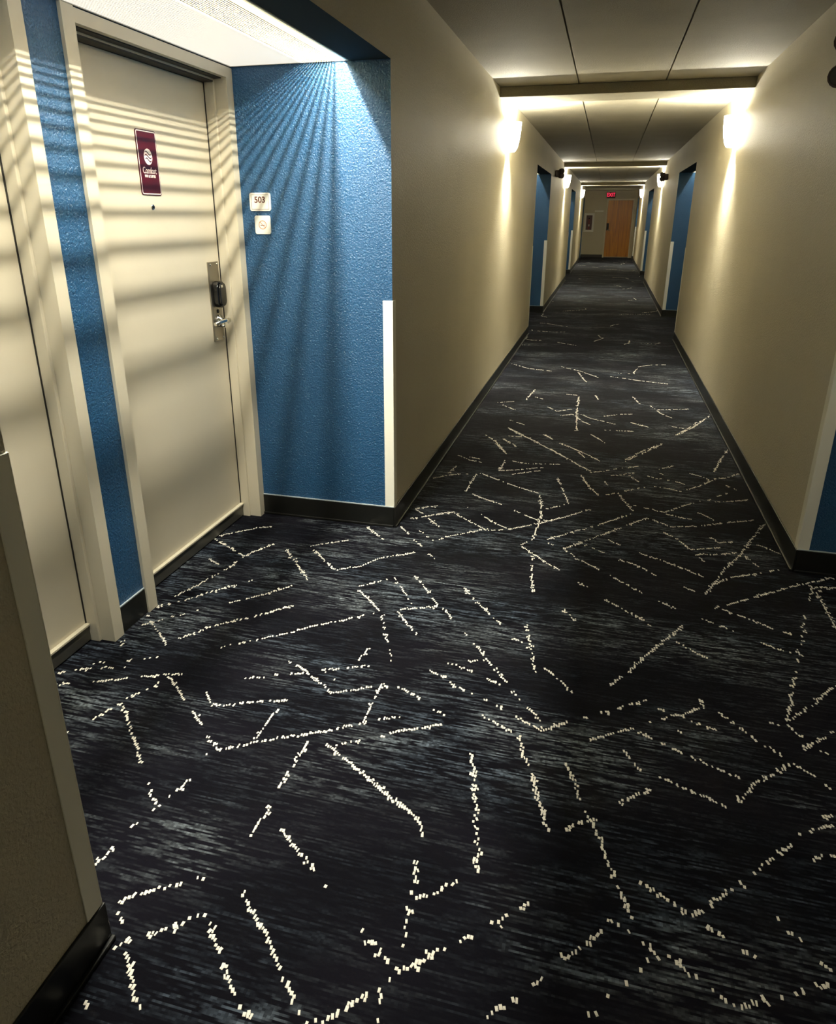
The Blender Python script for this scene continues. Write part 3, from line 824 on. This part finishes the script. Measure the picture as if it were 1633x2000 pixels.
# plaque on door 503
root, yc, xs, n = DOORS[('left', 0, 1)]
root['label'] = 'beige door of room 503 with maroon plaque, peephole and steel lock'
def plaque(root, xs, yc):
    y, z, W, H = yc - 0.018, 1.690, 0.132, 0.232
    bm = bmesh.new(); add_rounded(bm, 'x', xs, xs + 0.003, y, z, W, H, 0.010, 6)
    pb = obj('door_plaque', bm, M['maroon'], root)
    # white keyline
    bm = bmesh.new()
    outer, inner = [], []
    for lst, (w, h, r) in ((outer, (W - 0.006, H - 0.006, 0.008)), (inner, (W - 0.013, H - 0.013, 0.005))):
        for sx, sy, a0 in ((1,1,0),(-1,1,PI/2),(-1,-1,PI),(1,-1,1.5*PI)):
            for k in range(6):
                a = a0 + PI/2*k/5
                lst.append(bm.verts.new((xs + 0.0036, y + sx*(w/2-r) + r*math.cos(a), z + sy*(h/2-r) + r*math.sin(a))))
    for k in range(len(outer)):
        k2 = (k+1) % len(outer); bm.faces.new((outer[k], outer[k2], inner[k2], inner[k]))
    sub('keyline', bm, M['plaqueW'], pb)
    # oval emblem with three waves cut across it
    bm = bmesh.new(); c = bm.verts.new((xs + 0.0036, y, z + 0.022)); ring = []
    for k in range(40):
        a = 2*PI*k/40; ring.append(bm.verts.new((xs + 0.0036, y + 0.027*math.cos(a), z + 0.022 + 0.029*math.sin(a))))
    for k in range(40): bm.faces.new((c, ring[k], ring[(k+1) % 40]))
    sub('oval_emblem', bm, M['plaqueW'], pb)
    bm = bmesh.new()
    for j, dz in enumerate((0.013, 0.001, -0.011)):
        ext = (0.024, 0.027, 0.023)[j]; prev = None
        for k in range(19):
            u = -1 + 2*k/18; zz = z + 0.022 + dz - 0.006*math.sin(u*PI) ; th = 0.0022*(1 - u*u) + 0.0003
            pr = (bm.verts.new((xs + 0.0040, y + ext*u, zz - th)), bm.verts.new((xs + 0.0040, y + ext*u, zz + th)))
            if prev: bm.faces.new((prev[0], pr[0], pr[1], prev[1]))
            prev = pr
    sub('wave', bm, M['maroon'], pb)
    t = place_text(text_mesh('Comfort', 0.033, 0.0006, space=0.95, xs=0.80), '+x', (xs + 0.0038, y, z - 0.028))
    sub('lettering', t, M['plaqueW'], pb)
    t = place_text(text_mesh('INN & SUITES', 0.0135, 0.0006, True, xs=0.88), '+x', (xs + 0.0038, y, z - 0.048))
    sub('lettering', t, M['plaqueW'], pb)
plaque(root, xs, yc)
r1 = DOORS[('left', 0, 0)][0]; r1['label'] = 'beige guest room door and steel frame at left picture edge'

# ------------------------------------------------------------------ wooden exit door at the corridor end
root = bpy.data.objects.new('door_%d' % idx, None); COL.objects.link(root); root.location = (0.365, YE, 0)
struct(root, 'varnished oak door with dark lock at the corridor end'); idx += 1
obj('frame', B((-0.135, -0.085, YE - 0.012, YE + 0.10, 0, 2.10), (0.815, 0.865, YE - 0.012, YE + 0.10, 0, 2.10), (-0.085, 0.815, YE - 0.012, YE + 0.10, 2.05, 2.10)), M['frame'], root, bevel=0.003)
obj('door_leaf', B((-0.083, 0.813, YE + 0.004, YE + 0.045, 0.01, 2.048)), M['wood'], root)
obj('lock_plate', B((-0.070, 0.010, YE - 0.004, YE + 0.004, 0.99, 1.24)), M['black'], root, bevel=0.003)
obj('bottom_rail', B((-0.083, 0.813, YE, YE + 0.004, 0.01, 0.035)), M['steel'], root)
bm = bmesh.new(); add_tube(bm, [(-0.03, YE - 0.004, 1.00), (-0.03, YE - 0.055, 1.00)], 0.011); add_tube(bm, [(-0.04, YE - 0.055, 1.00), (0.08, YE - 0.058, 1.00)], 0.016)
obj('lever_handle', bm, M['chrome'], root)

# ================================================================== THINGS
# ------------------------------------------------------------------ corner guards
def guard(name_side, y, face, label):
    """L profile on an alcove corner. face=-1: alcove leg looks towards the camera (far corner); +1: near corner"""
    s = -1 if name_side == 'left' else 1
    X = XL if s < 0 else XR; t = 0.0035; w = 0.045
    bm = bmesh.new()
    def sl(xa, xb, ya, yb, za, zb): add_box(bm, min(xa,xb), max(xa,xb), min(ya,yb), max(ya,yb), za, zb)
    sl(X - s*t, X + s*w, y, y + face*t, HB, HG)                     # leg on the alcove wall
    sl(X - s*t, X, y, y - face*w, HB, HG)                            # leg on the corridor wall
    o = obj('corner_guard', bm, M['guard'], bevel=0.0012, seg=1)
    tag(o, label, 'corner guard', 'ivory corner guards on the alcove corners')
W = ['first', 'second', 'third', 'last']
for i in range(4):
    for side in ('left', 'right'):
        if (side, i) not in YS:
            continue
        lf = {('left',0): 'white corner guard beside blue wall of room 503', ('right',0): 'ivory corner guard at right picture edge beside dark blue wall'}.get((side, i), 'white corner guard on far corner of %s %s alcove' % (W[i], side))
        ln = {('left',0): 'cream corner guard in the left foreground, scuffed wall below', ('right',0): 'cream corner guard on near corner of first right alcove'}.get((side, i), 'cream corner guard on near corner of %s %s alcove' % (W[i], side))
        guard(side, AF[i], -1, lf); guard(side, AN[i], 1, ln)
guard('left', 28.6, 1, 'cream corner guard ending the left wall before the oak door')

# ------------------------------------------------------------------ louvred ceiling lights in the alcoves
TX, TZ = 0.240, 2.188      # tube offset from the corridor wall plane, height
def alcove_light(side, i, watts, lit, label):
    s = -1 if side == 'left' else 1
    X = XL if s < 0 else XR; D = XD if s < 0 else XDR
    y0, y1 = AN[i], AF[i]; ym = (y0 + y1)/2
    t = thing('alcove_ceiling_light', label, 'ceiling light', (X + s*0.45, ym, HR), 'louvred ceiling lights in the alcoves')
    xa, xb = X + s*HDR, D
    def bx(*bs):
        bm = bmesh.new()
        for q0, q1, r0, r1, z0, z1 in bs: add_box(bm, min(q0,q1), max(q0,q1), r0, r1, z0, z1)
        return bm
    ya, yb = y0 + 0.004, y1 - 0.004
    e = s*0.006
    obj('housing', bx((xa + e, xb - e, ya, yb, HR + 0.16, HR + 0.17), (xa + e, xa + 2*e, ya, yb, HR, HR + 0.16), (xb - e, xb - 2*e, ya, yb, HR, HR + 0.16), (xa + 2*e, xb - 2*e, ya, ya + 0.004, HR, HR + 0.16), (xa + 2*e, xb - 2*e, yb - 0.004, yb, HR, HR + 0.16)), M['white'], t)
    xt = X + s*TX
    h = TZ - 2.109
    pitch, wd = 0.0107, 0.0064
    xs0 = xt + s*0.004
    n = 14
    bm = bmesh.new()
    for k in range(n):
        c = xs0 + s*(k*pitch)
        add_box(bm, c - wd/2, c + wd/2, ya + 0.004, yb - 0.004, 2.108, 2.1095)
    obj('ribbed_lens', bx((xa + 2*e, xa + 2*e + s*0.011, ya + 0.004, yb - 0.004, 2.105, 2.110)), M['lensstrip'], t)
    obj('louver', bm, M['slat'], t)
    xp = xs0 + s*(n*pitch)
    obj('diffuser_panel', bx((xp, xb - 2*e, ya + 0.004, yb - 0.004, 2.106, 2.110)), M['panel'] if lit else M['paneloff'], t)
    bm = bmesh.new(); add_tube(bm, [(xt, ya + 0.02, TZ + 0.012), (xt, yb - 0.02, TZ + 0.012)], 0.006, 8)
    obj('tube', bm, M['tube'] if lit else M['tubeoff'], t)
    if watts > 0:
        ld = bpy.data.lights.new('tube_light', 'AREA'); ld.shape = 'RECTANGLE'; ld.size = 0.008; ld.size_y = ((yb - ya) - 0.03) * (1.0 if not (i == 0 and side == 'right') else 0.5); ld.energy = watts; ld.color = TUBE_COL
        lo = bpy.data.objects.new('tube_light', ld); COL.objects.link(lo); lo.parent = t
        lo.location = (xt - t.location.x, 0 if not (i == 0 and side == 'right') else -0.5, TZ - t.location.z)
        if i == 0 and side == 'left':      # second wide lamp added to soften the header shadow, standing for reflector light
            l2 = bpy.data.lights.new('softening_light', 'AREA'); l2.shape = 'RECTANGLE'; l2.size = 0.07; l2.size_y = ld.size_y; l2.energy = watts*0.30; l2.color = TUBE_COL
            l3 = bpy.data.objects.new('softening_light', l2); COL.objects.link(l3); l3.parent = t
            l3.location = (xt - t.location.x - s*0.004, 0, TZ - t.location.z - 0.02)
    return t
for i in range(4):
    for side in ('left', 'right'):
        if (side, i) not in YS: continue
        lit = True
        w = FAR_TUBE_W if i else (TUBE_W if side == 'left' else RIGHT_TUBE_W)
        lab = 'lit louvred ceiling light above the door of room 503' if (i == 0 and side == 'left') else ('lit louvred ceiling light in the first right alcove' if i == 0 else 'lit ceiling light inside the %s %s alcove' % (W[i], side))
        alcove_light(side, i, w, lit, lab)

# ------------------------------------------------------------------ wall sconces
def sconce(side, y, label, k=1.0, group='frosted wall sconces along the corridor'):
    s = -1 if side == 'left' else 1
    X = XL if s < 0 else XR; n = -s
    t = thing('wall_sconce', label, 'wall light', (X, y, 2.04), group)
    # back plate and brackets
    obj('back_plate', B((X, X + n*0.012, y - 0.045, y + 0.045, 2.055, 2.235)), M['white'], t, bevel=0.002)
    # half round tapered shade, open at top and bottom
    bm = bmesh.new(); seg = 20
    def ring(z, w, d, inset):
        return [bm.verts.new((X + n*max(0.001, (d - inset)*math.sin(PI*q/seg)), y + (w - inset)*math.cos(PI*q/seg), z)) for q in range(seg + 1)]
    prof = [(2.268, 0.100, 0.110), (2.20, 0.097, 0.106), (2.12, 0.088, 0.096), (2.06, 0.074, 0.080), (2.035, 0.058, 0.062)]
    Ro = [ring(z, w, d, 0) for z, w, d in prof]; Ri = [ring(z, w, d, 0.004) for z, w, d in prof]
    for R in (Ro, Ri):
        for a, b in zip(R, R[1:]):
            for q in range(seg): f = bm.faces.new((a[q], a[q+1], b[q+1], b[q])); f.smooth = True
    for a, b in ((Ro[0], Ri[0]), (Ro[-1], Ri[-1])):
        for q in range(seg): bm.faces.new((a[q], a[q+1], b[q+1], b[q]))
    for q in (0, seg):
        for a in range(len(prof) - 1): bm.faces.new((Ro[a][q], Ro[a+1][q], Ri[a+1][q], Ri[a][q]))
    obj('shade', bm, M['shade'] if k == 1.0 else M['shadefill'], t)
    # thin metal rim on the top edge
    bm = bmesh.new()
    add_tube(bm, [(X + n*max(0.002, 0.113*math.sin(PI*q/seg)), y + 0.101*math.cos(PI*q/seg), 2.270) for q in range(seg + 1)], 0.0028, 6)
    obj('rim', bm, M['steel'], t)
    bm = bmesh.new(); add_lathe(bm, [(0.012, 2.075), (0.013, 2.10), (0.026, 2.14), (0.027, 2.165), (0.018, 2.19), (0.004, 2.198)], (X + n*0.055, y, 0), 'z', 14)
    obj('bulb', bm, M['bulb'], t)
    def light(kind, energy, loc, size=0.03, rot=None, spot=None):
        ld = bpy.data.lights.new('sconce_light', kind); ld.energy = energy*k; ld.color = LIGHT_COL
        if kind == 'POINT': ld.shadow_soft_size = size
        if kind == 'SPOT': ld.spot_size = spot[0]; ld.spot_blend = spot[1]; ld.shadow_soft_size = size
        lo = bpy.data.objects.new('sconce_light', ld); COL.objects.link(lo); lo.parent = t
        lo.location = (loc[0] - X, loc[1] - y, loc[2] - 2.04)
        if rot: lo.rotation_euler = rot
    light('POINT', SCONCE_W, (X + n*0.03, y, 2.253), 0.02)
    light('SPOT', DOWN_W, (X + n*0.045, y, 2.05), 0.02, (0, n*(0.02), 0), (math.radians(120), 1.0))
    return t
for i, y in enumerate((6.90, 15.74, 24.55)):
    for side in ('left', 'right'):
        sconce(side, y, 'glowing frosted sconce on the %s wall, %s pair from the foreground' % (side, ('first', 'second', 'third')[i]))
for side in ('left', 'right'):  # unseen dim pair added behind the camera to fill the foreground
    sconce(side, -1.70, 'unseen dim fill sconce added on the %s wall behind the viewer' % side, BACK_FILL_W / SCONCE_W)

# ------------------------------------------------------------------ two-lamp emergency lights
def emergency(side, y, label, zc=2.155, dz=0.034):
    s = -1 if side == 'left' else 1
    X = XL if s < 0 else XR; n = -s
    t = thing('emergency_light', label, 'emergency light', (X, y, zc - 0.07), 'dark emergency lights high on the walls')
    obj('body', B((X, X + n*0.07, y - 0.075, y + 0.075, zc - 0.05, zc + 0.05)), M['dark'], t, bevel=0.012)
    for z in (zc + dz, zc - dz):
        bm = bmesh.new()
        c = Vector((X + n*0.090, y - 0.03, z)); d = Vector((n*0.45, -0.89, 0)).normalized()
        add_tube(bm, [c - d*0.045, c - d*0.02, c + d*0.03, c + d*0.045], [0.020, 0.040, 0.044, 0.042], 16)
        hd = obj('lamp_head', bm, M['dark'], t)
        bm = bmesh.new(); add_tube(bm, [c + d*0.0455, c + d*0.050], [0.036, 0.030], 16)
        sub('lens', bm, M['lens'], hd)
        bm = bmesh.new(); add_tube(bm, [(X + n*0.05, y, zc), (X + n*0.08, y, z)], 0.010, 8)
        sub('neck', bm, M['dark'], hd)
emergency('left', 12.90, 'dark two-lamp emergency light on left wall past the second alcove')
emergency('right', 14.4, 'small dark emergency light on right wall past the second alcove')
emergency('right', 3.61, 'dark emergency light cut off by the right picture edge', 2.09, 0.062)

# ------------------------------------------------------------------ room number and no smoking signs on the blue wall
YB = AF[0]
def wall_sign(name, label, cat, cx, cz, w, h):
    t = thing(name, label, cat, (cx, YB, cz))
    bm = bmesh.new(); add_rounded(bm, 'y', YB, YB - 0.006, cx, cz, w, h, 0.010, 6)
    obj('plate', bm, M['signW'], t, bevel=0.001)
    return t
cx, cz = -1.553, 1.558
t = wall_sign('room_number_sign', 'ivory room number plate reading 503 on the blue wall', 'sign', cx, cz, 0.104, 0.078)
obj('numerals', place_text(text_mesh('503', 0.037, 0.0008, True, xs=1.0), '-y', (cx, YB - 0.0064, cz + 0.008)), M['brown'], t)
bm = bmesh.new()
for (a0, a1, b0, b1) in ((-0.043, 0.043, 0.0305, 0.0317), (-0.043, 0.043, -0.0317, -0.0305), (-0.043, -0.0418, -0.0305, 0.0305), (0.0418, 0.043, -0.0305, 0.0305)):
    add_box(bm, cx + a0, cx + a1, YB - 0.0068, YB - 0.006, cz + b0, cz + b1)
obj('border_line', bm, M['brown'], t)
cx, cz = -1.547, 1.459
t = wall_sign('no_smoking_sign', 'small ivory no-smoking plate below the 503 sign', 'sign', cx, cz, 0.078, 0.081)
def ring_bar(bm, r0, r1):
    pv = None; first = None
    for k in range(33):
        a = 2*PI*k/32
        pr = (bm.verts.new((cx + r0*math.cos(a), YB - 0.0065, cz + r0*math.sin(a))), bm.verts.new((cx + r1*math.cos(a), YB - 0.0065, cz + r1*math.sin(a))))
        if pv: bm.faces.new((pv[0], pr[0], pr[1], pv[1]))
        pv = pr
    c, s_ = math.cos(PI*0.75), math.sin(PI*0.75)
    for sg in (1,):
        q = [(cx + r0*c - 0.0013*s_, cz + r0*s_ + 0.0013*c), (cx - r0*c - 0.0013*s_, cz - r0*s_ + 0.0013*c), (cx - r0*c + 0.0013*s_, cz - r0*s_ - 0.0013*c), (cx + r0*c + 0.0013*s_, cz + r0*s_ - 0.0013*c)]
        bm.faces.new([bm.verts.new((a, YB - 0.0066, b)) for a, b in q])
bm = bmesh.new(); ring_bar(bm, 0.0165, 0.0195)
obj('prohibition_ring', bm, M['orange'], t)
bm = B((cx - 0.011, cx + 0.008, YB - 0.0064, YB - 0.006, cz - 0.0035, cz - 0.0005), (cx + 0.009, cx + 0.012, YB - 0.0064, YB - 0.006, cz - 0.0035, cz - 0.0005))
add_tube(bm, [(cx + 0.0105, YB - 0.0062, cz + 0.001), (cx + 0.009, YB - 0.0062, cz + 0.005), (cx + 0.011, YB - 0.0062, cz + 0.009)], 0.0007, 6)
obj('cigarette', bm, M['brown'], t)

# ------------------------------------------------------------------ corridor end: exit sign, extinguisher cabinet, small plate
t = thing('exit_sign', 'lit red EXIT sign above the oak door', 'exit sign', (-0.01, YE, 2.15))
obj('housing', B((-0.17, 0.15, YE - 0.05, YE, 2.125, 2.345)), M['exitbox'], t, bevel=0.006)
obj('lettering', place_text(text_mesh('EXIT', 0.19, 0.004, False, xs=0.78), '-y', (-0.01, YE - 0.053, 2.235)), M['exitred'], t)
t = thing('fire_extinguisher_cabinet', 'white framed recessed fire extinguisher cabinet left of the oak door', 'cabinet', (-0.73, YE, 0.93))
x0, x1, z0, z1 = -0.915, -0.545, 0.93, 1.60; w = 0.075
obj('cabinet_frame', B((x0, x0 + w, YE - 0.03, YE, z0, z1), (x1 - w, x1, YE - 0.03, YE, z0, z1), (x0 + w, x1 - w, YE - 0.03, YE, z0, z0 + w), (x0 + w, x1 - w, YE - 0.03, YE, z1 - w, z1)), M['white'], t, bevel=0.004)
obj('cabinet_back', B((x0 + w, x1 - w, YE - 0.004, YE - 0.001, z0 + w, z1 - w)), M['cabin'], t)
ex = thing('fire_extinguisher', 'red fire extinguisher inside the white framed cabinet', 'fire extinguisher', (-0.73, YE - 0.02, z0 + w))
obj('cylinder', add_lathe(bmesh.new(), [(0.0, 1.008), (0.012, 1.008), (0.016, 1.02), (0.016, 1.33), (0.010, 1.37), (0.006, 1.40)], (-0.73, YE - 0.021, 0), 'z', 16), M['red'], ex)
obj('valve', B((-0.755, -0.71, YE - 0.028, YE - 0.016, 1.40, 1.43)), M['black'], ex, bevel=0.002)
obj('paper_tag', B((-0.745, -0.705, YE - 0.0395, YE - 0.038, 1.13, 1.20)), M['plaqueW'], ex)
tag(obj('direction_sign', B((-0.55, -0.23, YE - 0.008, YE, 1.645, 1.695)), M['signW'], bevel=0.002), 'small pale horizontal plate on grey wall beside the oak door', 'sign')
